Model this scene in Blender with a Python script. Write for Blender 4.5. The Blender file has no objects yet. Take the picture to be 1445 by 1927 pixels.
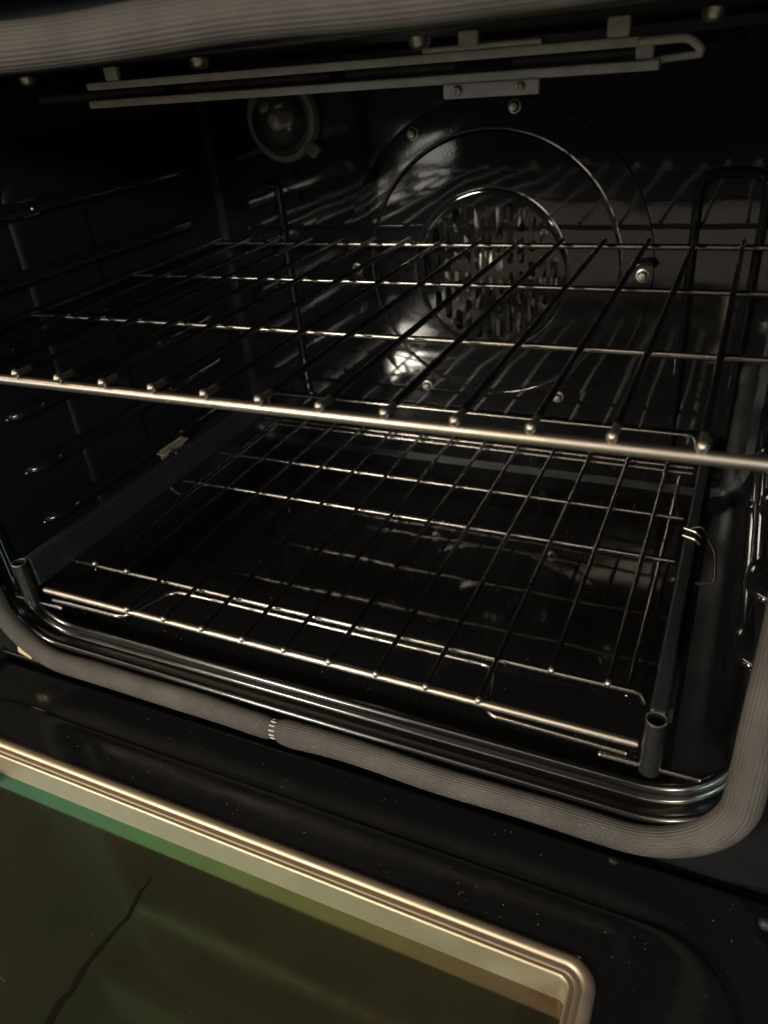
import bpy, bmesh, math, random
from mathutils import Vector, Matrix
random.seed(7)
PI = math.pi
ZO = 0.9                                   # camera height above the kitchen floor; oven coordinates are relative to it
scene = bpy.context.scene
C = scene.collection

# ------------------------------------------------------------------ camera
cam_d = bpy.data.cameras.new("camera")
cam = bpy.data.objects.new("camera", cam_d); C.objects.link(cam)
Rw = ((0.90724748, 0.41204084, -0.08440588), (0.14905137, -0.50262715, -0.85155718), (-0.39330103, 0.7599923, -0.51742247))
cam.matrix_world = Matrix(((Rw[0][0], -Rw[1][0], -Rw[2][0], 0.2725), (Rw[0][1], -Rw[1][1], -Rw[2][1], 0.0),
                           (Rw[0][2], -Rw[1][2], -Rw[2][2], ZO), (0, 0, 0, 1)))
cam_d.sensor_fit = 'VERTICAL'; cam_d.sensor_height = 7.75; cam_d.lens = 1403.08 / 1927 * 7.75
cam_d.clip_start = 0.01; cam_d.clip_end = 50
cam_d.dof.use_dof = True; cam_d.dof.focus_distance = 0.56; cam_d.dof.aperture_fstop = 1.6
scene.camera = cam

# ------------------------------------------------------------------ world, lamps, exposure
w = bpy.data.worlds.new("World"); scene.world = w; w.use_nodes = True
bg = w.node_tree.nodes['Background']; bg.inputs[0].default_value = (0.94, 0.96, 1.0, 1); bg.inputs[1].default_value = 0.020
scene.view_settings.view_transform = 'Standard'; scene.view_settings.look = 'None'
scene.view_settings.exposure = 0.3; scene.view_settings.gamma = 1
scene.cycles.max_bounces = 10; scene.cycles.glossy_bounces = 8; scene.cycles.caustics_reflective = True; scene.cycles.blur_glossy = 0.0

def lamp(name, loc, target, sx, sy, L, col):
    d = bpy.data.lights.new(name, 'AREA'); d.shape = 'RECTANGLE'; d.size = sx; d.size_y = sy
    d.energy = L * PI * sx * sy; d.color = col
    o = bpy.data.objects.new(name, d); C.objects.link(o); o.location = loc
    o.rotation_euler = (Vector(target) - Vector(loc)).to_track_quat('-Z', 'Y').to_euler()
    return o
def down(name, x, y, z, sx, sy, Lr, col): lamp(name, (x, y, z), (x, y + 0.001, z - 2), sx, sy, Lr, col)
WARM = (1.0, 0.80, 0.58)
down("panel_lamp", -2.60, -4.5, 2.4, 0.62, 1.5, 185.0, (1.0, 0.92, 0.77))
down("panel_lamp", -3.5, -5.8, 2.4, 0.28, 1.1, 200.0, (1.0, 0.93, 0.76))
lamp("ceiling_lamp", (-1.3, -1.0, 2.45), (-1.0, -0.5, 0.4), 3.2, 0.34, 6.5, WARM)
lamp("glint_light", (-3.3, -1.9, 1.25), (0, 0.4, 0.5), 0.35, 0.55, 14.0, (0.62, 0.80, 1.0))  # unseen cool lamp set for blue-white glints on rim and trim corners
down("panel_lamp", 2.50, -4.25, 2.4, 0.55, 1.2, 120.0, (1.0, 0.93, 0.80))  # mirrored panel added to fill the left of the patch reflected beside the fan
lamp("glint_light", (1.25, -1.25, 1.5), (-0.3, 0.45, 0.65), 0.36, 0.36, 22.0, (0.80, 0.90, 1.0))  # unseen cool lamp added to put glints on the left wall ledges
for x, z, sx, sz, Lr in ((-1.75, 0.22, 0.30, 0.16, 3.0), (-2.15, 0.14, 0.26, 0.12, 3.5), (-2.45, 0.20, 0.22, 0.12, 3.0), (-1.75, 0.42, 0.28, 0.10, 2.5)):
    lamp("low_light", (x, -3.5, z), (x, 0, z), sx, sz, Lr, (1.0, 0.95, 0.86))  # unseen panels added for the soft bright blobs reflected at the back
lamp("floor_glow", (0.15, -2.6, 0.02), (0.15, -2.6, 3), 2.4, 1.6, 0.29, (1.0, 0.80, 0.62))  # upward lamp standing in for the lit kitchen floor reflected in the back wall

# ------------------------------------------------------------------ materials
def mat(name, base=(0.5, 0.5, 0.5), rough=0.4, metal=0.0, ior=1.5, **kw):
    m = bpy.data.materials.new(name); m.use_nodes = True
    b = m.node_tree.nodes['Principled BSDF']
    b.inputs['Base Color'].default_value = (*base, 1); b.inputs['Roughness'].default_value = rough
    b.inputs['Metallic'].default_value = metal; b.inputs['IOR'].default_value = ior
    for k, v in kw.items(): b.inputs[k.replace('_', ' ')].default_value = v
    return m
def N(m, t, **kw):
    n = m.node_tree.nodes.new(t)
    for k, v in kw.items(): setattr(n, k, v)
    return n
def L(m, a, ao, b, bi): m.node_tree.links.new(a.outputs[ao], b.inputs[bi])
def coords(m, scale=(1, 1, 1), space='Object'):
    tc = N(m, 'ShaderNodeTexCoord'); mp = N(m, 'ShaderNodeMapping'); mp.inputs['Scale'].default_value = scale
    L(m, tc, space, mp, 'Vector'); return mp
def noise(m, mp, scale, detail=3, rough=0.5):
    n = N(m, 'ShaderNodeTexNoise'); n.inputs['Scale'].default_value = scale
    n.inputs['Detail'].default_value = detail; n.inputs['Roughness'].default_value = rough
    L(m, mp, 'Vector', n, 'Vector'); return n
def ramp(m, src, so, stops):
    r = N(m, 'ShaderNodeValToRGB'); L(m, src, so, r, 'Fac')
    while len(r.color_ramp.elements) < len(stops): r.color_ramp.elements.new(0.5)
    for e, (p, c) in zip(r.color_ramp.elements, stops): e.position = p; e.color = (*c, 1) if len(c) == 3 else c
    return r
def bump(m, src, so, strength, dist):
    b = N(m, 'ShaderNodeBump'); b.inputs['Strength'].default_value = strength; b.inputs['Distance'].default_value = dist
    L(m, src, so, b, 'Height'); return b

def enamel(name, base, rough, wave, specks, smear=0.16, spec=0.5):
    """black porcelain enamel: glossy, slightly wavy, with pale dust specks and dull wiped patches"""
    m = mat(name, base, rough, ior=1.52, Specular_IOR_Level=spec); p = m.node_tree.nodes['Principled BSDF']
    mp = coords(m)
    n1 = noise(m, mp, 9, 2); n2 = noise(m, mp, 420, 2)
    add = N(m, 'ShaderNodeMath', operation='MULTIPLY_ADD'); add.inputs[1].default_value = 0.012
    L(m, n2, 'Fac', add, 0); L(m, n1, 'Fac', add, 2)
    b = bump(m, add, 'Value', 1.0, wave); L(m, b, 'Normal', p, 'Normal')
    v = N(m, 'ShaderNodeTexVoronoi'); v.inputs['Scale'].default_value = 260; v.inputs['Randomness'].default_value = 1
    L(m, mp, 'Vector', v, 'Vector')
    nz = noise(m, mp, 30, 4, 0.7)
    th = N(m, 'ShaderNodeMath', operation='MULTIPLY_ADD'); th.inputs[1].default_value = 0.26; th.inputs[2].default_value = -0.075 + 0.02 * specks
    L(m, nz, 'Fac', th, 0)
    lt = N(m, 'ShaderNodeMath', operation='LESS_THAN'); L(m, v, 'Distance', lt, 0); L(m, th, 'Value', lt, 1)
    mix = N(m, 'ShaderNodeMix', data_type='RGBA'); mix.inputs[6].default_value = (*base, 1); mix.inputs[7].default_value = (0.045, 0.042, 0.038, 1)
    L(m, lt, 'Value', mix, 0); L(m, mix, 2, p, 'Base Color')
    n3 = noise(m, mp, 5.5, 5, 0.6)
    r = ramp(m, n3, 'Fac', [(0.42, (rough,) * 3), (0.72, (min(1, rough + smear),) * 3)])
    L(m, r, 'Color', p, 'Roughness')
    return m
M = {}
M['enamel'] = enamel('cavity_enamel', (0.0068, 0.0070, 0.0078), 0.38, 0.0022, -0.4, 0.14, 0.25)
M['back_enamel'] = enamel('back_wall_enamel', (0.007, 0.007, 0.0076), 0.05, 0.0011, -0.6, 0.05, 0.6)
M['floor_enamel'] = enamel('floor_enamel', (0.007, 0.007, 0.007), 0.04, 0.0008, 0.9, 0.05, 0.9)
M['door_enamel'] = enamel('door_enamel', (0.007, 0.007, 0.007), 0.10, 0.0006, 0.3, 0.14, 0.5)
M['rim_enamel'] = enamel('rim_enamel', (0.0045, 0.0044, 0.0042), 0.15, 0.0006, 0.4, 0.1, 0.75)

M['ledge'] = enamel('ledge_enamel', (0.0064, 0.0066, 0.0073), 0.06, 0.0016, -0.5, 0.06, 1.0)
M['frame_enamel'] = enamel('frame_enamel', (0.006, 0.006, 0.006), 0.6, 0.0006, -0.3, 0.1, 0.12)
def steel(name, base, rough, dirt=0.5, metal=1.0, scale=60, spread=0.18):
    m = mat(name, base, rough, metal); p = m.node_tree.nodes['Principled BSDF']
    mp = coords(m); n = noise(m, mp, scale, 5, 0.65)
    d = tuple(c * (1 - dirt) for c in base)
    r = ramp(m, n, 'Fac', [(0.35, d), (0.62, base)]); L(m, r, 'Color', p, 'Base Color')
    r2 = ramp(m, n, 'Fac', [(0.3, (min(1, rough + spread),) * 3), (0.7, (rough,) * 3)]); L(m, r2, 'Color', p, 'Roughness')
    b = bump(m, n, 'Fac', 0.10, 0.0003); L(m, b, 'Normal', p, 'Normal')
    return m
M['rack'] = steel('rack_steel', (0.37, 0.34, 0.305), 0.20, 0.4, spread=0.1)
M['rack_front'] = steel('front_bar_steel', (0.52, 0.455, 0.385), 0.34, 0.25, spread=0.1)
M['bar'] = steel('bar_steel', (0.27, 0.25, 0.23), 0.22, 0.4, spread=0.12)
M['wire'] = steel('wire_steel', (0.21, 0.195, 0.18), 0.24, 0.5, spread=0.12)
M['rail'] = steel('rail_steel', (0.055, 0.055, 0.06), 0.42, 0.4, 0.7, 200)
M['post'] = steel('post_steel', (0.065, 0.063, 0.06), 0.32, 0.5, 0.9, 200)
M['element'] = steel('element_sheath', (0.82, 0.73, 0.64), 0.45, 0.22, 0.1, 90)
M['element_dark'] = steel('element_tube', (0.10, 0.095, 0.085), 0.55, 0.4, 0.2, 90)
M['bolt'] = steel('bolt_steel', (0.62, 0.57, 0.48), 0.28, 0.3)
M['fan'] = steel('fan_steel', (0.36, 0.33, 0.29), 0.32, 0.5)
M['trim'] = steel('trim_steel', (0.58, 0.48, 0.35), 0.44, 0.12, 1.0, 30)
M['brass'] = steel('bracket_metal', (0.36, 0.30, 0.21), 0.34, 0.3, 0.35)
M['clip'] = mat('clip_tan', (0.56, 0.42, 0.27), 0.6)
M['thread'] = mat('thread_white', (0.62, 0.58, 0.5), 0.8)
M['panel'] = steel('panel_steel', (0.045, 0.043, 0.04), 0.6, 0.2, 0.0, 30)
M['dark_hole'] = mat('fan_chamber', (0.01, 0.01, 0.01), 0.6)

# braided glass fibre: ribs along the tube, fine stitches across them (UV in metres)
g = mat('gasket_braid', (0.24, 0.22, 0.2), 0.75); p = g.node_tree.nodes['Principled BSDF']
uv = N(g, 'ShaderNodeUVMap'); sep = N(g, 'ShaderNodeSeparateXYZ'); L(g, uv, 'UV', sep, 'Vector')
def mth(op, a=None, b=None, m=g):
    n = N(m, 'ShaderNodeMath', operation=op)
    for i, s in enumerate((a, b)):
        if s is None: continue
        if isinstance(s, (int, float)): n.inputs[i].default_value = s
        else: m.node_tree.links.new(s, n.inputs[i])
    return n.outputs[0]
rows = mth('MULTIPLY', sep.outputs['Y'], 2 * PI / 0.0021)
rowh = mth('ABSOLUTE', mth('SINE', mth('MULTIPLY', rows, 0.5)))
rowid = mth('FLOOR', mth('MULTIPLY', sep.outputs['Y'], 1 / 0.0021))
st = mth('SINE', mth('ADD', mth('MULTIPLY', sep.outputs['X'], 2 * PI / 0.0015), mth('MULTIPLY', rowid, 2.1)))
hgt = mth('ADD', rowh, mth('MULTIPLY', mth('MULTIPLY', st, rowh), 0.55))
bb = N(g, 'ShaderNodeBump'); bb.inputs['Strength'].default_value = 1.0; bb.inputs['Distance'].default_value = 0.00036
g.node_tree.links.new(hgt, bb.inputs['Height']); L(g, bb, 'Normal', p, 'Normal')
mpg = coords(g); ng = noise(g, mpg, 22, 4, 0.6)
rc = ramp(g, ng, 'Fac', [(0.3, (0.050, 0.042, 0.035)), (0.7, (0.096, 0.082, 0.070))])
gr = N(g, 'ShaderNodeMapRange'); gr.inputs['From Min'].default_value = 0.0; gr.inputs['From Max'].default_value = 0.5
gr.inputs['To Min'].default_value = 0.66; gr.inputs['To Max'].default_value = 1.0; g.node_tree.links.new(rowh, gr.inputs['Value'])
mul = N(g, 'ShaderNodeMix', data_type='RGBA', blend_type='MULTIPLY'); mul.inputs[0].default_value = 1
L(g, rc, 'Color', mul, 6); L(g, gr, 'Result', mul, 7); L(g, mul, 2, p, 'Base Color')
M['gasket'] = g

# coated door glass: dark olive, mirror coat with interference colours
gl = mat('door_glass', (0.020, 0.0185, 0.0085), 0.06, ior=1.5)
p = gl.node_tree.nodes['Principled BSDF']; p.inputs['Thin Film IOR'].default_value = 1.73
mpl = coords(gl); nl = noise(gl, mpl, 4.0, 3)
sx_ = N(gl, 'ShaderNodeSeparateXYZ'); L(gl, mpl, 'Vector', sx_, 'Vector')
gx = N(gl, 'ShaderNodeMapRange'); gx.inputs['From Min'].default_value = -0.27; gx.inputs['From Max'].default_value = 0.27; gx.inputs['To Min'].default_value = 372; gx.inputs['To Max'].default_value = 412
L(gl, sx_, 'X', gx, 'Value')
ga = N(gl, 'ShaderNodeMath', operation='MULTIPLY_ADD'); ga.inputs[1].default_value = 36; L(gl, nl, 'Fac', ga, 0); L(gl, gx, 'Result', ga, 2)
L(gl, ga, 'Value', p, 'Thin Film Thickness')
nb = noise(gl, mpl, 6, 5, 0.65); rb = ramp(gl, nb, 'Fac', [(0.35, (0.019, 0.020, 0.012)), (0.65, (0.029, 0.0255, 0.0135))]); vg = N(gl, 'ShaderNodeTexVoronoi'); vg.inputs['Scale'].default_value = 120; L(gl, mpl, 'Vector', vg, 'Vector')
ng2 = noise(gl, mpl, 24, 4, 0.7); thg = N(gl, 'ShaderNodeMath', operation='MULTIPLY_ADD'); thg.inputs[1].default_value = 0.30; thg.inputs[2].default_value = -0.112; L(gl, ng2, 'Fac', thg, 0)
ltg = N(gl, 'ShaderNodeMath', operation='LESS_THAN'); L(gl, vg, 'Distance', ltg, 0); L(gl, thg, 'Value', ltg, 1)
mxg = N(gl, 'ShaderNodeMix', data_type='RGBA'); mxg.inputs[7].default_value = (0.075, 0.068, 0.045, 1); L(gl, ltg, 'Value', mxg, 0); L(gl, rb, 'Color', mxg, 6); L(gl, mxg, 2, p, 'Base Color')
rg = ramp(gl, nb, 'Fac', [(0.3, (0.05,) * 3), (0.75, (0.16,) * 3)]); L(gl, rg, 'Color', p, 'Roughness')
M['glass'] = gl
M['streak'] = mat('streak_dark', (0.007, 0.006, 0.003), 0.7, Specular_IOR_Level=0.1)
lens = mat('lamp_glass', (0.85, 0.83, 0.78), 0.07, ior=1.47)
lens.node_tree.nodes['Principled BSDF'].inputs['Transmission Weight'].default_value = 0.93
lens.node_tree.nodes['Principled BSDF'].inputs['Base Color'].default_value = (0.80, 0.77, 0.72, 1)
M['lens'] = lens
M['bulb'] = mat('bulb_glass', (0.6, 0.56, 0.48), 0.2)
M['cup'] = mat('lamp_cup', (0.34, 0.31, 0.27), 0.45)
M['lens_rim'] = mat('frosted_rim', (0.20, 0.18, 0.155), 0.3)
M['crumb'] = mat('crumb_brown', (0.16, 0.12, 0.08), 0.8)

# ------------------------------------------------------------------ helpers
def link_mesh(name, verts, faces, m, parent=None, uvs=None, smooth=True, label=None, angle=40):
    """verts are in oven coordinates; the object's origin goes to the middle of its base"""
    xs = [v[0] for v in verts]; ys = [v[1] for v in verts]; zs = [v[2] for v in verts]
    o0 = Vector(((min(xs) + max(xs)) / 2, (min(ys) + max(ys)) / 2, min(zs)))
    me = bpy.data.meshes.new(name)
    me.from_pydata([Vector(v) - o0 for v in verts], [], faces); me.update()
    if uvs:
        ul = me.uv_layers.new(name='UVMap')
        for lp in me.loops: ul.data[lp.index].uv = uvs[lp.vertex_index]
    if smooth:
        me.shade_smooth()
        me.set_sharp_from_angle(angle=math.radians(angle))
    me.materials.append(m)
    o = bpy.data.objects.new(name, me); C.objects.link(o)
    if smooth and not uvs:
        wn = o.modifiers.new('weighted_normal', 'WEIGHTED_NORMAL'); wn.keep_sharp = True; wn.weight = 90
    place(o, o0 + Vector((0, 0, ZO)), parent)
    if label: o['label'] = label
    return o
WORLD = {}
def place(o, wloc, parent):
    WORLD[o.name] = Vector(wloc)
    if parent: o.parent = parent; o.location = Vector(wloc) - WORLD[parent.name]
    else: o.location = wloc
def thing(name, label, cat, loc):
    o = bpy.data.objects.new(name, None); C.objects.link(o); o.empty_display_size = 0.05
    place(o, Vector(loc) + Vector((0, 0, ZO)), None)
    o['label'] = label; o['category'] = cat
    return o
class G:
    def __init__(s): s.v = []; s.f = []; s.uv = []
    def add(s, v, f, uv=None):
        b = len(s.v); s.v += [tuple(x) for x in v]; s.f += [tuple(i + b for i in q) for q in f]
        s.uv += uv if uv else [(0, 0)] * len(v); return s
    def obj(s, name, m, parent=None, **kw): return link_mesh(name, s.v, s.f, m, parent, **kw)

def fillet(pts, r, n=5):
    pts = [Vector(p) for p in pts]; out = [pts[0]]
    for a, b, c in zip(pts, pts[1:], pts[2:]):
        d1 = (a - b); d2 = (c - b); k = min(r, d1.length * .49, d2.length * .49)
        p1 = b + d1.normalized() * k; p2 = b + d2.normalized() * k
        for i in range(n + 1):
            t = i / n; out.append(p1 * (1 - t) ** 2 + b * 2 * t * (1 - t) + p2 * t * t)
    out.append(pts[-1]); return out
def tube(g, pts, r, seg=10, closed=False, round_ends=True, ry=None, rscale=None, up=None, seam=False):
    """tube along pts; r in the frame normal, ry in the binormal; hemispherical ends"""
    pts = [Vector(p) for p in pts]; n = len(pts); ry = ry or r
    tang = []
    for i in range(n):
        if closed: t = pts[(i + 1) % n] - pts[i - 1]
        else: t = pts[min(i + 1, n - 1)] - pts[max(i - 1, 0)]
        tang.append(t.normalized())
    a = Vector((0, 0, 1)) if abs(tang[0].z) < 0.9 else Vector((0, 1, 0))
    rings = []; 
    def ring(c, t, nrm, k):
        bi = t.cross(nrm).normalized()
        return [c + nrm * (math.cos(2 * PI * j / seg) * r * k) + bi * (math.sin(2 * PI * j / seg) * ry * k) for j in range(seg)]
    nrm = (a - tang[0] * a.dot(tang[0])).normalized(); us = []; u = 0
    seq = []
    for i in range(n):
        if up is not None: nrm = up(pts[i], tang[i])
        else: nrm = (nrm - tang[i] * nrm.dot(tang[i])).normalized()
        if i: u += (pts[i] - pts[i - 1]).length
        seq.append((pts[i], tang[i], nrm.copy(), (rscale(u, i) if rscale else 1.0), u))
    if not closed and round_ends:
        h = [(0.96, 0.30), (0.7, 0.72), (0.28, 0.96)]
        p0, t0, n0, k0, _ = seq[0]; p1, t1, n1, k1, _ = seq[-1]
        seq = [(p0 - t0 * r * o, t0, n0, k0 * q, 0) for o, q in h] + seq + [(p1 + t1 * r * o, t1, n1, k1 * q, u) for o, q in reversed(h)]
    vs = []; uv = []; per = PI * (r + ry)
    if seam:
        per = 0.0021 * round(per / 0.0021); W = seg + 1; m = len(seq); fs = []
        for c, t, nn, k, uu in seq:
            rg = ring(c, t, nn, k); vs += rg + [rg[0]]; uv += [(uu, per * j / seg) for j in range(W)]
        for i in range(m - 1):
            for j in range(seg): fs.append((i * W + j, i * W + j + 1, (i + 1) * W + j + 1, (i + 1) * W + j))
        g.add(vs, fs, uv); return g
    for c, t, nn, k, uu in seq:
        vs += ring(c, t, nn, k); uv += [(uu, per * j / seg) for j in range(seg)]
    m = len(seq); fs = []
    for i in range(m if closed else m - 1):
        for j in range(seg):
            a0 = i * seg + j; a1 = i * seg + (j + 1) % seg; b0 = ((i + 1) % m) * seg + j; b1 = ((i + 1) % m) * seg + (j + 1) % seg
            fs.append((a0, a1, b1, b0))
    if not closed:
        fs.append(tuple(range(seg - 1, -1, -1))); fs.append(tuple((m - 1) * seg + j for j in range(seg)))
    g.add(vs, fs, uv); return g
def wire(name, pts, r, m, parent, seg=10, fil=0, knob=0, **kw):
    g = G(); tube(g, fillet(pts, fil) if fil else pts, r, seg)
    if knob: lathe_y(g, pts[0][0], pts[0][2] + 0.0012, [(0.0001, pts[0][1] - knob * 0.95), (knob * 0.55, pts[0][1] - knob * 0.8), (knob * 0.9, pts[0][1] - knob * 0.4), (knob, pts[0][1]), (knob * 0.9, pts[0][1] + knob * 0.5), (knob * 0.6, pts[0][1] + knob)], 12)
    return g.obj(name, m, parent, **kw)
def rrect(hw, lo, hi, rad, axis, depth, n=8, xc=0.0, side=7):
    """rounded rectangle loop; x from xc-hw..xc+hw, other axis from lo..hi; axis 'xz' (depth=y) or 'xy' (depth=z)"""
    c = []
    cs = [(xc + hw - rad, hi - rad, 0), (xc - hw + rad, hi - rad, 90), (xc - hw + rad, lo + rad, 180), (xc + hw - rad, lo + rad, 270)]
    for k, (x, q, a) in enumerate(cs):
        for i in range(n + 1):
            t = math.radians(a + 90 * i / n); c.append((x + rad * math.cos(t), q + rad * math.sin(t)))
        nx, nq, na = cs[(k + 1) % 4]; t = math.radians(na)
        e = (nx + rad * math.cos(t), nq + rad * math.sin(t)); s0 = c[-1]
        for i in range(1, side): c.append((s0[0] + (e[0] - s0[0]) * i / side, s0[1] + (e[1] - s0[1]) * i / side))
    return [(x, depth, q) if axis == 'xz' else (x, q, depth) for x, q in c]
def loft(g, loops, flip=False, cap0=False, cap1=False):
    n = len(loops[0]); vs = [p for l in loops for p in l]; fs = []
    for i in range(len(loops) - 1):
        for j in range(n):
            q = (i * n + j, i * n + (j + 1) % n, (i + 1) * n + (j + 1) % n, (i + 1) * n + j)
            fs.append(q[::-1] if flip else q)
    if cap0: fs.append(tuple(range(n)))
    if cap1: fs.append(tuple((len(loops) - 1) * n + j for j in range(n)))
    g.add(vs, fs); return g
def box(g, x0, x1, y0, y1, z0, z1, bev=0.001, seg=2, rot=None):
    bm = bmesh.new(); bmesh.ops.create_cube(bm, size=1)
    for v in bm.verts: v.co = Vector((v.co.x * (x1 - x0), v.co.y * (y1 - y0), v.co.z * (z1 - z0)))
    if bev: bmesh.ops.bevel(bm, geom=bm.edges[:], offset=bev, segments=seg, affect='EDGES', profile=0.5)
    c = Vector(((x0 + x1) / 2, (y0 + y1) / 2, (z0 + z1) / 2))
    bm.verts.index_update()
    g.add([((rot @ v.co) if rot else v.co) + c for v in bm.verts], [[v.index for v in f.verts] for f in bm.faces]); bm.free(); return g
def lathe_y(g, cx, cz, prof, seg=64, cap=False):
    """revolve (radius, y) about the Y axis through (cx, cz)"""
    vs = []; fs = []
    for r, y in prof:
        for j in range(seg):
            a = 2 * PI * j / seg; vs.append((cx + r * math.cos(a), y, cz + r * math.sin(a)))
    for i in range(len(prof) - 1):
        for j in range(seg): fs.append((i * seg + j, i * seg + (j + 1) % seg, (i + 1) * seg + (j + 1) % seg, (i + 1) * seg + j))
    if cap: fs.append(tuple((len(prof) - 1) * seg + j for j in range(seg)))
    g.add(vs, fs); return g
def lathe_z(g, cx, cy, prof, seg=20, sx=1.0, sy=1.0):
    vs = []; fs = []
    for r, z in prof:
        for j in range(seg):
            a = 2 * PI * j / seg; vs.append((cx + sx * r * math.cos(a), cy + sy * r * math.sin(a), z))
    for i in range(len(prof) - 1):
        for j in range(seg): fs.append((i * seg + j, i * seg + (j + 1) % seg, (i + 1) * seg + (j + 1) % seg, (i + 1) * seg + j))
    g.add(vs, fs); return g
def copy_part(o, wloc_delta, parent):
    c = o.copy(); C.objects.link(c)
    place(c, WORLD[o.name] + Vector(wloc_delta), parent)
    return c

# ================================================================== the oven
XC = 0.006
oven = thing('oven', 'black enamelled oven with its door folded open and round fan cover at the back', 'oven', (XC, 0.45, -0.52))

# cavity: side liner with rounded long corners, floor in the same sheet kept separate for its own glaze
YB = 0.755
CL = lambda y, k=0.0: rrect(0.306 + k, -0.4325 - k, 0.0118 + k, 0.045, 'xz', y, 8, XC)
def ring_rows(ys): return [CL(y) for y in ys]
loops = ring_rows([0.3625, 0.42, 0.52, 0.62, 0.70, 0.735])
loops.append(rrect(0.3045, -0.431, 0.0105, 0.045, 'xz', 0.745, 8, XC)); loops.append(rrect(0.300, -0.4265, 0.006, 0.042, 'xz', 0.7525, 8, XC)); loops.append(rrect(0.292, -0.4185, -0.002, 0.036, 'xz', YB, 8, XC))
n = len(loops[0])
floor_g, side_g = G(), G()
for i in range(len(loops) - 1):
    for j in range(n):
        q = [loops[i][j], loops[i][(j + 1) % n], loops[i + 1][(j + 1) % n], loops[i + 1][j]]
        zc = sum(v[2] for v in q) / 4
        (floor_g if zc < -0.4318 else side_g).add(q, [(0, 1, 2, 3)])
def weld(g, name, m, parent, **kw):
    bm = bmesh.new(); vs = [bm.verts.new(v) for v in g.v]
    for f in g.f: bm.faces.new([vs[i] for i in f])
    bmesh.ops.remove_doubles(bm, verts=bm.verts, dist=1e-5); bmesh.ops.recalc_face_normals(bm, faces=bm.faces)
    bm.verts.index_update()
    o = link_mesh(name, [tuple(v.co) for v in bm.verts], [[v.index for v in f.verts] for f in bm.faces], m, parent, **kw); bm.free(); return o
weld(floor_g, 'cavity_floor', M['floor_enamel'], oven)
weld(side_g, 'cavity_wall', M['enamel'], oven)

# back wall with the fan opening
FX, FZ = 0.0314, -0.1959
bl = loops[-1]; g_ = G()
ang = [math.atan2(p[2] - FZ, p[0] - FX) for p in bl]
circ = [(FX + 0.118 * math.cos(a), YB, FZ + 0.118 * math.sin(a)) for a in ang]
mids = [[(c[0] + (b[0] - c[0]) * t, YB, c[2] + (b[2] - c[2]) * t) for c, b in zip(circ, bl)] for t in (0.25, 0.5, 0.75)]
ch = [(FX + 0.118 * math.cos(a), YB + 0.05, FZ + 0.118 * math.sin(a)) for a in ang]
loft(g_, [bl, mids[2], mids[1], mids[0], circ]); back = weld(g_, 'back_wall', M['back_enamel'], oven)
g_ = G(); loft(g_, [circ, ch], cap1=True); weld(g_, 'fan_chamber', M['dark_hole'], back)

# pressed beads standing off the back wall, left and right of the fan
g_ = G(); tube(g_, fillet([(0.2265, YB - 0.001, -0.405), (0.2235, YB - 0.001, -0.108), (0.279, YB - 0.001, -0.108), (0.276, YB - 0.001, -0.405)], 0.018), 0.0052, 10, ry=0.0044); g_.obj('pressed_bead', M['back_enamel'], back)
g_ = G(); tube(g_, fillet([(-0.219, YB - 0.001, -0.1085), (-0.2095, YB - 0.001, -0.1085), (-0.2070, YB - 0.001, -0.354), (-0.185, YB - 0.001, -0.362)], 0.012), 0.0050, 10, ry=0.0045); g_.obj('pressed_bead', M['back_enamel'], back)

# fan cover: flat ring, raised dish, slotted centre
prof = [(0.1614, YB - 0.0002), (0.1612, YB - 0.0012), (0.1604, YB - 0.0018), (0.1332, YB - 0.0018), (0.1322, YB - 0.0014), (0.1314, YB - 0.0011), (0.1306, YB - 0.0014), (0.1296, YB - 0.0020), (0.1284, YB - 0.0021),
        (0.100, YB - 0.0021), (0.0825, YB - 0.0021), (0.0810, YB - 0.0017), (0.0802, YB - 0.0015), (0.0794, YB - 0.0019), (0.0780, YB - 0.0030), (0.0745, YB - 0.0032), (0.0745, YB - 0.0014)]
g_ = G(); lathe_y(g_, FX, FZ, prof, 96); cover = g_.obj('fan_cover', M['back_enamel'], oven, angle=50)
# slotted disc, slots cut through
g_ = G(); lathe_y(g_, FX, FZ, [(0.0002, YB - 0.0032), (0.0744, YB - 0.0032), (0.0744, YB - 0.0016), (0.0002, YB - 0.0016)], 64)
bm = bmesh.new(); vs = [bm.verts.new(v) for v in g_.v]; [bm.faces.new([vs[i] for i in f]) for f in g_.f]
bm.faces.new([vs[i] for i in range(63, -1, -1)]); bm.faces.new([vs[192 + i] for i in range(64)])
bmesh.ops.recalc_face_normals(bm, faces=bm.faces); dm = bpy.data.meshes.new('d'); bm.to_mesh(dm); bm.free()
cut = bmesh.new()
def slot(bm, cx, cz, hl, hw):
    pts = []
    for i in range(7): a = PI * i / 6; pts.append((cx + hw * math.cos(a), cz + hl - hw + hw * math.sin(a)))
    for i in range(7): a = PI + PI * i / 6; pts.append((cx + hw * math.cos(a), cz - hl + hw + hw * math.sin(a)))
    a_ = [bm.verts.new((x, YB - 0.03, z)) for x, z in pts]; b_ = [bm.verts.new((x, YB + 0.01, z)) for x, z in pts]; k = len(pts)
    bm.faces.new(a_); bm.faces.new(b_[::-1])
    for i in range(k): bm.faces.new((a_[i], b_[i], b_[(i + 1) % k], a_[(i + 1) % k]))
for c in range(-6, 7):
    x = c * 0.0112; H = math.sqrt(max(0, 0.0705 ** 2 - x * x)); z = -H; alt = c % 2
    segs = []; z = -H + (0.0 if alt else 0.004); k = 0
    while z < H - 0.006:
        ln = 0.034 if (k + alt) % 2 == 0 else 0.022
        e = min(z + ln, H)
        if e - z > 0.0085: segs.append((z, e))
        z = e + 0.0075; k += 1
    for a, b in segs: slot(cut, FX + x, FZ + (a + b) / 2, (b - a) / 2, 0.0036)
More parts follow.
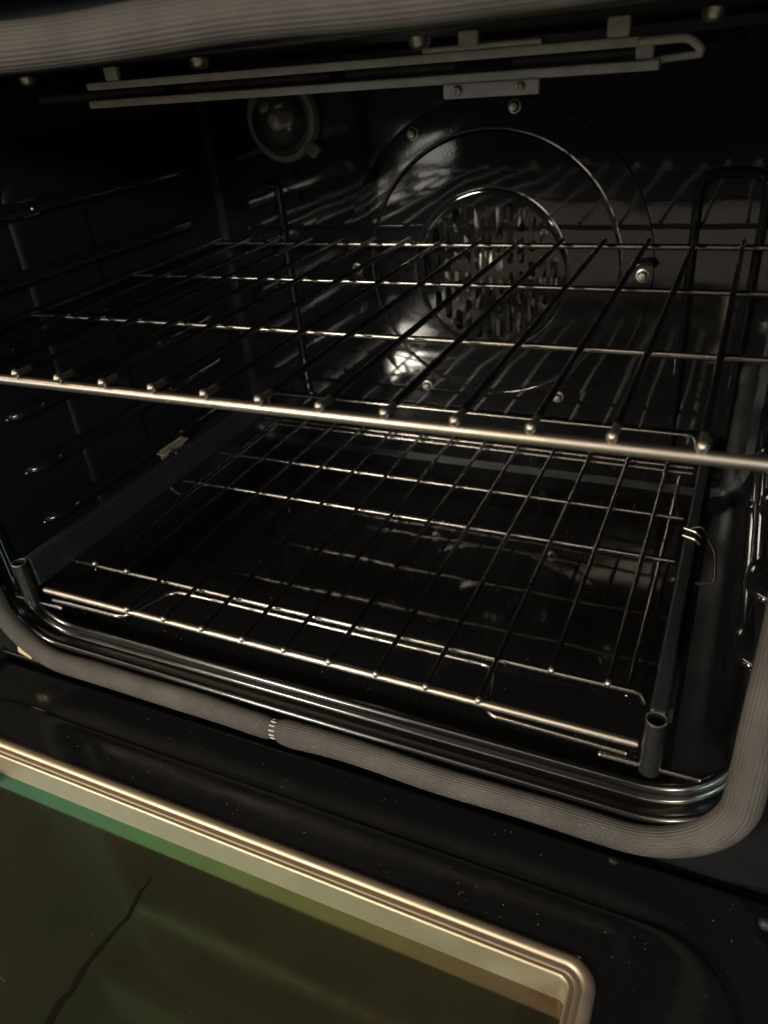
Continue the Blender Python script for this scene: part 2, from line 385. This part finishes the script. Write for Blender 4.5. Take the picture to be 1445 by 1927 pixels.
bmesh.ops.recalc_face_normals(cut, faces=cut.faces); cm = bpy.data.meshes.new('c'); cut.to_mesh(cm); cut.free()
od = bpy.data.objects.new('d', dm); oc = bpy.data.objects.new('c', cm); C.objects.link(od); C.objects.link(oc)
bo = od.modifiers.new('b', 'BOOLEAN'); bo.operation = 'DIFFERENCE'; bo.object = oc; bo.solver = 'EXACT'
ev = od.evaluated_get(bpy.context.evaluated_depsgraph_get()); rm = bpy.data.meshes.new_from_object(ev)
V_ = [tuple(v.co) for v in rm.vertices]; F_ = [tuple(q.vertices) for q in rm.polygons]
bpy.data.objects.remove(od); bpy.data.objects.remove(oc)
link_mesh('slotted_disc', V_, F_, M['back_enamel'], cover, smooth=False)
g_ = G()
for k in range(14):
    a = 2 * PI * k / 14; c, s = math.cos(a), math.sin(a); tw = 0.5
    pts = []
    for rr, wd in ((0.020, 0.010), (0.072, 0.016)):
        for sgn in (-1, 1):
            t = sgn * wd / 2; pts.append((FX + rr * c - t * s * math.cos(tw), YB + 0.012 + sgn * 0.006, FZ + rr * s + t * c * math.cos(tw)))
    g_.add(pts, [(0, 1, 3, 2)])
lathe_y(g_, FX, FZ, [(0.078, YB + 0.020), (0.022, YB + 0.020), (0.020, YB + 0.004), (0.001, YB + 0.001)], 32)
g_.obj('fan_wheel', M['fan'], cover)
# bolts
g_ = G(); a0 = math.radians(120); bx, bz = FX + 0.1515 * math.cos(a0), FZ + 0.1515 * math.sin(a0)
lathe_y(g_, bx, bz, [(0.0062, YB - 0.0016), (0.0062, YB - 0.0030), (0.0045, YB - 0.0034)], 18)
lathe_y(g_, bx, bz, [(0.0044, YB - 0.0032), (0.0044, YB - 0.0065), (0.0036, YB - 0.0078), (0.0001, YB - 0.0082)], 6)
b0 = g_.obj('bolt', M['bolt'], cover, angle=30)
for dg in (80, 0, -60, -120, 180):
    a = math.radians(dg); copy_part(b0, (FX + 0.1515 * math.cos(a) - bx, 0, FZ + 0.1515 * math.sin(a) - bz), cover)
# small retaining loop over the right-hand bolt
wire('retaining_loop', [(FX + 0.1405, YB - 0.006, FZ + 0.004), (FX + 0.146, YB - 0.009, FZ + 0.0115), (FX + 0.158, YB - 0.009, FZ + 0.0135), (FX + 0.1625, YB - 0.006, FZ + 0.010)], 0.0022, M['back_enamel'], cover, fil=0.004)

# oven lamp: ribbed glass dome over a bulb in a cup
LX, LZ = -0.188, -0.0445
g_ = G(); lathe_y(g_, LX, LZ, [(0.0405, YB - 0.0005), (0.0405, YB - 0.007), (0.0395, YB - 0.0095), (0.037, YB - 0.0105), (0.0335, YB - 0.0105), (0.031, YB - 0.009), (0.029, YB - 0.010), (0.0285, YB - 0.017), (0.026, YB - 0.0235), (0.020, YB - 0.028), (0.011, YB - 0.0305), (0.0002, YB - 0.031)], 56)
lampo = g_.obj('lamp_lens', M['lens'], oven, angle=60)
g_ = G(); lathe_y(g_, LX, LZ, [(0.0412, YB - 0.0004), (0.0412, YB - 0.0075), (0.0400, YB - 0.0100), (0.0375, YB - 0.0111), (0.0345, YB - 0.0110), (0.0335, YB - 0.0100)], 56); g_.obj('lens_rim', M['lens_rim'], lampo)
g_ = G(); lathe_y(g_, LX, LZ, [(0.038, YB - 0.0008), (0.026, YB - 0.0012), (0.024, YB + 0.02), (0.0002, YB + 0.021)], 40); g_.obj('lamp_cup', M['cup'], lampo)
g_ = G(); lathe_y(g_, LX, LZ, [(0.006, YB + 0.012), (0.0062, YB - 0.004), (0.008, YB - 0.010), (0.0085, YB - 0.016), (0.006, YB - 0.021), (0.0002, YB - 0.023)], 24); g_.obj('bulb', M['bulb'], lampo)
g_ = G(); box(g_, LX + 0.026, LX + 0.041, YB - 0.0125, YB - 0.001, LZ - 0.036, LZ - 0.021, 0.003, 3, Matrix.Rotation(math.radians(40), 3, 'Y')); g_.obj('lens_tab', M['lens_rim'], lampo)

# pressed rack ledges on both side walls
for sgn, xw in ((-1, XC - 0.306), (1, XC + 0.306)):
    base = None
    for z in (-0.084, -0.137, -0.190, -0.2435, -0.2965, -0.3495):
        if base is None:
            g_ = G(); c = xw + sgn * 0.0015
            tube(g_, [(c, 0.410, z), (c, 0.414, z), (c, 0.421, z), (c, 0.434, z), (c, 0.55, z), (c, 0.69, z), (c, 0.71, z)], 0.0080, 16, ry=0.0115, rscale=lambda u, i: (0.45, 0.68, 0.88, 1, 1, 1, 0.6)[i])
            for yb_, rx, ry_, rz in ((0.428, 0.0145, 0.024, 0.0085), (0.600, 0.0125, 0.020, 0.0085)):  # flattened bosses added to stretch the glints at the ledge shoulders
                bm = bmesh.new(); bmesh.ops.create_uvsphere(bm, u_segments=24, v_segments=14, radius=1)
                bm.verts.index_update(); g_.add([(c + v.co.x * rx, yb_ + v.co.y * ry_, z + 0.001 + v.co.z * rz) for v in bm.verts], [[v.index for v in f.verts] for f in bm.faces]); bm.free()
            base = g_.obj('rack_ledge', M['ledge'], oven); z0 = z
        else: copy_part(base, (0, 0, z - z0), oven)
# shallow pressed pads between ledges
for y0, y1 in ((0.47, 0.56),):
    g_ = G(); xw = XC - 0.306
    lo = [[(xw + d, (y0 + y1) / 2 + (a[0]), a[2]) for a in rrect((y1 - y0) / 2 - i, -0.385 + i, -0.06 - i, 0.02, 'xz', 0, 6, 0, 4)] for d, i in ((-0.001, 0), (0.0025, 0.003), (0.0035, 0.007))]
    loft(g_, lo, cap1=True); g_.obj('pressed_pad', M['enamel'], oven)
# bent steel rack stop at the top ledge on the left
g_ = G(); box(g_, -0.3008, -0.2930, 0.483, 0.501, -0.0790, -0.0765, 0.0009, 2, Matrix.Rotation(math.radians(28), 3, 'Y')); box(g_, -0.2950, -0.2925, 0.484, 0.500, -0.0900, -0.0785, 0.0009, 2, Matrix.Rotation(math.radians(-8), 3, 'Y')); tube(g_, [(-0.3, 0.492, -0.084), (-0.2905, 0.492, -0.084)], 0.0022, 10)
g_.obj('rack_stop', M['bolt'], oven)

# front rim of the cavity: rolled edge, flat, raised rib
def PR(nn, y, side=0.5):
    k = nn * side
    return rrect(0.3030 + k, -0.4230 - nn, 0.0085 + nn * 0.62, max(0.02, 0.052 + nn * 0.45), 'xz', y, 12, XC, 10)
g_ = G(); loft(g_, [PR(0.0097, 0.3680), PR(0.0085, 0.3650), PR(0.0035, 0.3618), PR(0.0013, 0.3602), PR(0.0003, 0.3582), PR(0.0, 0.3565), PR(0.0003, 0.3550), PR(0.0012, 0.3537), PR(0.0030, 0.3528), PR(0.0065, 0.3523), PR(0.0086, 0.3517), PR(0.0100, 0.3505), PR(0.0106, 0.3485), PR(0.0104, 0.3440), PR(0.0092, 0.3415),
                    PR(0.0082, 0.3395), PR(0.0080, 0.3380), PR(0.0084, 0.3364), PR(0.0095, 0.3352), PR(0.0112, 0.3348), PR(0.0126, 0.3356), PR(0.0134, 0.3375), PR(0.0136, 0.3450)])
weld(g_, 'cavity_rim', M['rim_enamel'], oven, angle=60)
# front frame plate
FO = lambda k, y: rrect(0.372 + k, -0.4765 - k, 0.0405 + k, 0.012, 'xz', y, 12, XC, 10)
g_ = G(); loft(g_, [PR(0.0137, 0.3450), PR(0.0165, 0.3440), PR(0.0430, 0.3440), FO(0, 0.3440), FO(0.0012, 0.3448), FO(0.0016, 0.3462), FO(0.0016, 0.3475), FO(0.06, 0.3476)])
weld(g_, 'front_frame', M['frame_enamel'], oven, angle=35)
wire('lower_flange', [(XC - 0.355, 0.3415, -0.4735), (XC + 0.245, 0.3415, -0.4735), (XC + 0.262, 0.3415, -0.4725)], 0.0016, M['rim_enamel'], oven)
g_ = G(); box(g_, -0.40, 0.40, 0.300, 0.420, 0.0470, 0.16, 0.003); g_.obj('control_panel', M['panel'], oven)

# woven gasket all round the opening with its stitched joint on the bottom run
gp = rrect(0.3105, -0.4495, 0.0215, 0.066, 'xz', 0.3310, 14, XC, 26)
# start the loop at the joint (bottom run)
xj = -0.0135
k0 = min(range(len(gp)), key=lambda i: abs(gp[i][0] - xj) + (0 if gp[i][2] < -0.44 else 9))
gp = gp[k0:] + gp[:k0]; gp[0] = (xj - 0.0, gp[0][1], gp[0][2])
dense = []
for i, p in enumerate(gp):
    dense.append(Vector(p)); q = Vector(gp[(i + 1) % len(gp)])
    if i in (0, len(gp) - 1):
        for t in range(1, 6): dense.append(Vector(p).lerp(q, t / 6))
dense.append(Vector(gp[0]))
tot = sum((dense[i + 1] - dense[i]).length for i in range(len(dense) - 1))
cen = Vector((XC, 0.331, -0.21))
def gsc(u, i):
    d0, d1 = u, tot - u
    s = 1.0 + 0.07 * math.exp(-((d0 - 0.018) / 0.012) ** 2) - 0.24 * math.exp(-(d0 / 0.0035) ** 2) - 0.30 * math.exp(-(d1 / 0.006) ** 2)
    return s + 0.018 * math.sin(u * 61) + 0.014 * math.sin(u * 23 + 1)
for i, v in enumerate(dense[1:-1]):
    v.z += 0.0008 * math.sin(v.x * 31); v.y += 0.0006 * math.sin(v.x * 47 + v.z * 30)
def gup(p, t):
    d = Vector((0, -1, 0)); return d
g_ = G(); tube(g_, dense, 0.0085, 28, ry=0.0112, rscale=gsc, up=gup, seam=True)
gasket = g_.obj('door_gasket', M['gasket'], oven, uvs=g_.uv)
g_ = G()
for k in range(7):
    a = math.radians(-60 + 30 * k); y = 0.331 - 0.0062 * math.cos(a) ; z = -0.4495 + 0.0085 * math.sin(a) 
    tube(g_, [(xj - 0.0035, y - 0.0008, z), (xj - 0.001, y - 0.0012, z + 0.0004), (xj + 0.0018, y - 0.0002, z - 0.0006)], 0.00055, 6)
g_.obj('seam_stitch', M['thread'], gasket)
g_ = G(); box(g_, -0.3040, -0.2870, 0.330, 0.3415, -0.4560, -0.4475, 0.0015, 2, Matrix.Rotation(math.radians(18), 3, 'Y')); g_.obj('retaining_tab', M['clip'], gasket)
g_ = G(); lathe_y(g_, 0.249, -0.4668, [(0.0035, 0.3440), (0.0035, 0.3425), (0.0022, 0.3412), (0.0002, 0.3410)], 14); g_.obj('frame_screw', M['bolt'], oven)

# ------------------------------------------------------------------ broil element under the ceiling
EY = 0.500
tilt = lambda x: -0.0042 * (x - 0.02) / 0.4
def strip(name, x0, x1, z0, z1, y0, y1, m, parent, bev=0.0012):
    g_ = G(); box(g_, x0, x1, y0, y1, z0, z1, bev)
    g_.v = [(x, y, z + tilt(x)) for x, y, z in g_.v]
    return g_.obj(name, m, parent)
elem = strip('broil_element', -0.2020, 0.2120, -0.0160, -0.0108, EY - 0.004, EY + 0.006, M['element'], oven)
strip('upper_bar', -0.2010, 0.2000, -0.0042, 0.0010, EY - 0.003, EY + 0.006, M['element'], elem)
tz = lambda x, z: (x, EY + 0.004, z + tilt(x))
def etube(name, pts, r, m, fil=0.0): wire(name, [tz(x, z) if len((x, z)) == 2 else None for x, z in pts], r, m, elem, fil=fil)
for xa, xb in ((-0.262, -0.140), (-0.118, 0.0), (0.016, 0.088), (0.128, 0.196)):
    g_ = G(); tube(g_, [(xa, EY + 0.010, -0.0072 + tilt(xa)), (xb, EY + 0.010, -0.0072 + tilt(xb))], 0.0033, 12); g_.obj('heating_tube', M['element_dark'], elem)
g_ = G(); tube(g_, fillet([(0.196, EY, -0.0018 + tilt(0.2)), (0.226, EY, -0.0018 + tilt(0.2)), (0.2325, EY, -0.0078 + tilt(0.2))], 0.006), 0.0024, 10); g_.obj('end_hook', M['element'], elem)
g_ = G(); tube(g_, fillet([(0.205, EY + 0.002, -0.0125 + tilt(0.2)), (0.216, EY + 0.002, -0.0108 + tilt(0.2)), (0.232, EY + 0.002, -0.0102 + tilt(0.2))], 0.004), 0.0019, 10); g_.obj('end_hook', M['element'], elem)
strip('end_link', 0.198, 0.208, -0.0105, -0.0040, EY, EY + 0.006, M['element'], elem)
strip('bracket', 0.0860, 0.1460, -0.0240, -0.0158, EY - 0.0055, EY - 0.0020, M['element'], elem)
strip('bracket_top', 0.0720, 0.1460, 0.0009, 0.0042, EY - 0.002, EY + 0.006, M['element'], elem)
for x in (-0.176, 0.1015, 0.1885): strip('standoff', x - 0.0065, x + 0.0065, 0.0005, 0.0116, EY - 0.002, EY + 0.004, M['element'], elem, 0.002)
for x in (0.0955, 0.1345):
    g_ = G(); z = -0.0195 + tilt(x)
    lathe_y(g_, x, z, [(0.0028, EY - 0.0055), (0.0028, EY - 0.0064), (0.0022, EY - 0.0069), (0.0014, EY - 0.0070), (0.0012, EY - 0.0062), (0.0001, EY - 0.0062)], 14); g_.obj('screw', M['bolt'], elem)
g_ = G(); lathe_z(g_, -0.2461, 0.485, [(0.0072, 0.0116), (0.0072, 0.0098), (0.0062, 0.0068), (0.004, 0.0050), (0.0001, 0.0045)])
s0 = g_.obj('ceiling_stud', M['bolt'], oven)
for x, dz in ((-0.0843, 0.0), (0.0761, -0.0018), (0.2387, -0.0030)): copy_part(s0, (x + 0.2461, 0, dz), oven)

# ------------------------------------------------------------------ door lying open
DX = 0.0
def DR(hw, yt, rad, z, yb=-0.20, xc=0.0): return rrect(hw, yb, yt, rad, 'xy', z, 12, xc, 8)
g_ = G(); loft(g_, [DR(0.376, 0.338, 0.012, -0.520, -0.24), DR(0.376, 0.338, 0.012, -0.4835, -0.24), DR(0.3745, 0.3365, 0.012, -0.4812, -0.2385), DR(0.371, 0.333, 0.012, -0.4800, -0.235),
                    DR(0.337, 0.300, 0.055, -0.4797, -0.215), DR(0.3335, 0.2965, 0.055, -0.4790, -0.212), DR(0.3315, 0.2945, 0.053, -0.4768, -0.21), DR(0.3295, 0.2925, 0.052, -0.4762, -0.208), DR(0.322, 0.286, 0.050, -0.4758, -0.20),
                    DR(0.2710, 0.2585, 0.018, -0.4756, -0.165, -0.015), DR(0.2700, 0.2575, 0.018, -0.4765, -0.164, -0.015)])
door = weld(g_, 'door', M['door_enamel'], oven, angle=35)
def TR(d, z): return DR(0.2700 - d, 0.2575 - d, max(0.003, 0.018 - d * 0.75), z, -0.164 + d, -0.015)
g_ = G(); loft(g_, [TR(0, -0.4765), TR(0.0003, -0.4752), TR(0.0014, -0.4738), TR(0.0034, -0.4732), TR(0.0056, -0.4734), TR(0.0070, -0.4742), TR(0.0076, -0.4756), TR(0.0084, -0.4757), TR(0.0089, -0.4750), TR(0.0100, -0.4747), TR(0.0112, -0.4750), TR(0.0117, -0.4762), TR(0.0132, -0.4763),
                    TR(0.0136, -0.4752), TR(0.0144, -0.4748), TR(0.0152, -0.4752), TR(0.0156, -0.4765), TR(0.0161, -0.4995), TR(0.0162, -0.5025)])
weld(g_, 'window_trim', M['trim'], door, angle=50)
g_ = G(); loft(g_, [TR(0.0160, -0.5050), TR(0.0160, -0.5003)], cap1=True); glass = weld(g_, 'window_glass', M['glass'], door, smooth=False)
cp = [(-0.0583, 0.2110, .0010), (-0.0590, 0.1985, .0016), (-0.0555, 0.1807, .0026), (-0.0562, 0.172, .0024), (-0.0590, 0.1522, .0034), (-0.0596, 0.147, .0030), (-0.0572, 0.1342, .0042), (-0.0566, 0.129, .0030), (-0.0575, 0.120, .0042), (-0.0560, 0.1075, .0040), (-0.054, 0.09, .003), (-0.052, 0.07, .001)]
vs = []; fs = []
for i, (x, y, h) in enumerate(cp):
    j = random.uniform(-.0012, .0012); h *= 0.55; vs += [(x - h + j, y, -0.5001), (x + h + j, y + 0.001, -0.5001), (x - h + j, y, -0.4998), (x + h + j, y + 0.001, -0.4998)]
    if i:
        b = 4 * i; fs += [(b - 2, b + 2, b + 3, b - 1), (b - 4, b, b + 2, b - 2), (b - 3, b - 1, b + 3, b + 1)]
link_mesh('streak', vs, fs, M['streak'], glass, smooth=False, label='dark jagged line running across the door glass')  # thin dark jagged strip mesh lying on the glass
for sx in (-1, 1):
    g_ = G(); box(g_, sx * 0.353 - 0.007, sx * 0.353 + 0.007, 0.300, 0.352, -0.4810, -0.4690, 0.003, 3); tube(g_, [(sx * 0.351 - 0.009, 0.317, -0.4715), (sx * 0.351 + 0.009, 0.317, -0.4715)], 0.004, 12); g_.obj('hinge_arm', M['rail'], door)

# ================================================================== upper rack
def knob_mat(o, ylim):
    o.data.materials.append(M['rack_front'])
    for q in o.data.polygons:
        if q.center.y + WORLD[o.name].y < ylim: q.material_index = 1
X0 = -0.4253 + 0.2725; SP = 0.0381
up = thing('oven_rack', 'upper wire oven rack with a thick pale front bar across the middle of the cavity', 'rack', (XC - 0.01, 0.52, -0.168))
zt = -0.1560
wire('front_bar', [(-0.283, 0.345, zt - 0.0056), (-0.283, 0.3200, zt - 0.0056), (0.308, 0.3200, zt - 0.0056), (0.308, 0.345, zt - 0.0056)], 0.0033, M['rack_front'], up, 14, fil=0.014)
for sx in (-0.283, 0.308): wire('side_bar', [(sx, 0.345, zt - 0.0056), (sx, 0.722, zt - 0.0056)], 0.0033, M['rack'], up, 12)
for y in (0.4448, 0.5759): wire('cross_bar', [(-0.2805, y, zt - 0.0048), (0.306, y, zt - 0.0048)], 0.0021, M['bar'], up, 12)
wire('back_bar', [(-0.2805, 0.7136, zt - 0.0048), (0.306, 0.7136, zt - 0.0048)], 0.0027, M['bar'], up, 12)
base = None
for i in range(-3, 12):
    x = X0 + i * SP + random.uniform(-.0006, .0006)
    if base is None:
        base = wire('rack_wire', [(x, 0.3178, zt - 0.0004), (x, 0.3190, zt), (x, 0.330, zt), (x, 0.7160, zt)], 0.00215, M['wire'], up, 10, knob=0.0030); bx0 = x
        knob_mat(base, 0.325)
    else: copy_part(base, (x - bx0, random.uniform(-.0007, .0007), random.uniform(-.0002, .0002)), up)

# ================================================================== lower gliding rack
low = thing('gliding_rack', 'lower gliding wire rack held between two dark slide rails just above the cavity floor', 'rack', (-0.002, 0.53, -0.395))
zl = -0.3715
wire('front_bar', [(-0.2500, 0.3453, zl - 0.0050), (0.2535, 0.3453, zl - 0.0050)], 0.0028, M['rack_front'], low, 14)
wire('cross_bar', [(-0.2680, 0.3893, zl - 0.0045), (0.2500, 0.3893, zl - 0.0045), (0.2530, 0.3893, zl - 0.012)], 0.0024, M['bar'], low, 12, fil=0.004)
for y in (0.5490, 0.6184): wire('cross_bar', [(-0.2530, y, zl - 0.0040), (0.2530, y, zl - 0.0040)], 0.0021, M['bar'], low, 12)
for y, z in ((0.7060, zl - 0.0040), (0.7175, zl - 0.0040)): wire('back_bar', [(-0.2530, y, z), (0.2530, y, z)], 0.0022, M['bar'], low, 12)
wire('back_stop', [(-0.250, 0.722, zl), (-0.250, 0.727, zl + 0.027), (0.252, 0.727, zl + 0.027), (0.252, 0.722, zl)], 0.0022, M['rack'], low, 12, fil=0.01)
base = None
for i in range(-2, 11):
    x = X0 + i * SP + random.uniform(-.0006, .0006); inner = 0 <= i <= 8
    ys = 0.3430 if inner else 0.3870
    ww = wire('rack_wire', [(x, ys - 0.0006, zl - 0.001), (x, ys + 0.001, zl), (x, ys + 0.01, zl), (x, 0.7195, zl)], 0.0019, M['wire'], low, 10, knob=0.0025)
    knob_mat(ww, ys + 0.004)
zu = -0.3850
wire('grip_wire', [(-0.2440, 0.3450, zu - 0.001), (-0.1640, 0.3450, zu), (-0.1430, 0.3880, zu + 0.001), (-0.10, 0.3893, zu + 0.001), (0.10, 0.3893, zu + 0.001), (0.1480, 0.3893, zu + 0.001), (0.1560, 0.3450, zu), (0.2480, 0.3450, zu - 0.002)], 0.0021, M['rack'], low, 10, fil=0.009)
for sx, xr in ((1, 0.2635), (-1, -0.2640)):
    g_ = G(); box(g_, xr - 0.0050, xr + 0.0050, 0.3475, 0.735, -0.3770, -0.3470, 0.0022, 3)
    box(g_, xr + sx * 0.0050, xr + sx * 0.0085, 0.360, 0.735, -0.3680, -0.3560, 0.0012, 2)
    rail = g_.obj('slide_rail', M['rail'], low)
    g_ = G(); lathe_z(g_, xr, 0.3400, [(0.0065, -0.3905), (0.0065, -0.3475), (0.0062, -0.3465), (0.0056, -0.3468), (0.0054, -0.3490), (0.0054, -0.3700), (0.0001, -0.3705)], 24, 0.98, 1.0); g_.obj('end_post', M['post'], rail)
    tube_pts = [(xr - sx * 0.030, 0.3415, -0.3900), (xr + sx * 0.0285, 0.3425, -0.3905)]
    wire('support_rod', tube_pts, 0.0021, M['rack'], rail, 12)
    wire('inner_rod', [(xr - sx * 0.0225, 0.395, -0.3865), (xr - sx * 0.0215, 0.60, -0.3865), (xr - sx * 0.0215, 0.72, -0.3865)], 0.0021, M['rack'], rail, 10)
    wire('stop_wire', [(xr - sx * 0.002, 0.556, -0.3458), (xr + sx * 0.006, 0.559, -0.3435), (xr + sx * 0.0195, 0.560, -0.3670), (xr + sx * 0.0235, 0.560, -0.3980), (xr + sx * 0.0090, 0.560, -0.4020)], 0.0014, M['rack'], rail, 8, fil=0.006)
    for dy in ((0.0, 0.011) if sx > 0 else ()): wire('clip_wire', [(xr - sx * 0.006, 0.545 + dy, -0.3462), (xr + sx * 0.003, 0.541 + dy, -0.3458), (xr + sx * 0.007, 0.541 + dy, -0.3500)], 0.0012, M['bolt'], rail, 8, fil=0.002)
    g_ = G(); tube(g_, [(xr + 0.0059 * math.cos(2 * PI * k / 20), 0.3400 + 0.0059 * math.sin(2 * PI * k / 20), -0.3466) for k in range(20)], 0.0006, 6, closed=True); g_.obj('post_rim', M['bolt'], rail)  # brighter ring added to give the post's top edge its glint
g_ = G(); box(g_, -0.2790, -0.2765, 0.550, 0.588, -0.3560, -0.3425, 0.0008, 2); box(g_, -0.2790, -0.2685, 0.545, 0.588, -0.3455, -0.3438, 0.0006, 2); g_.obj('catch_plate', M['brass'], low, label='pale brass catch plate on the left slide rail')

# ------------------------------------------------------------------ crumbs
g_ = G()
def crumb(x, y, z, s):
    bm = bmesh.new(); bmesh.ops.create_icosphere(bm, subdivisions=1, radius=s)
    for v in bm.verts: v.co *= random.uniform(0.6, 1.25); v.co.z *= 0.6
    bm.verts.index_update(); g_.add([(v.co.x + x, v.co.y + y, v.co.z + z) for v in bm.verts], [[v.index for v in f.verts] for f in bm.faces]); bm.free()
for k in range(150): crumb(random.uniform(-.27, .29), random.uniform(.37, .66), -0.4321, random.uniform(.0002, .0006))
for k in range(70): crumb(random.uniform(-.2, .32), random.uniform(.262, .283), -0.4756, random.uniform(.0002, .0005))
for k in range(160): crumb(random.uniform(-.25, .28), random.uniform(.365, .40), -0.4322, random.uniform(.00015, .0004))
for k in range(40): crumb(random.uniform(-.2, .33), random.uniform(.303, .330), -0.4796, random.uniform(.0002, .0005))
o = g_.obj('crumbs', M['crumb'], None, smooth=False); o['kind'] = 'stuff'; o['label'] = 'tiny pale crumbs scattered over the oven floor and the open door'; o['category'] = 'crumbs'
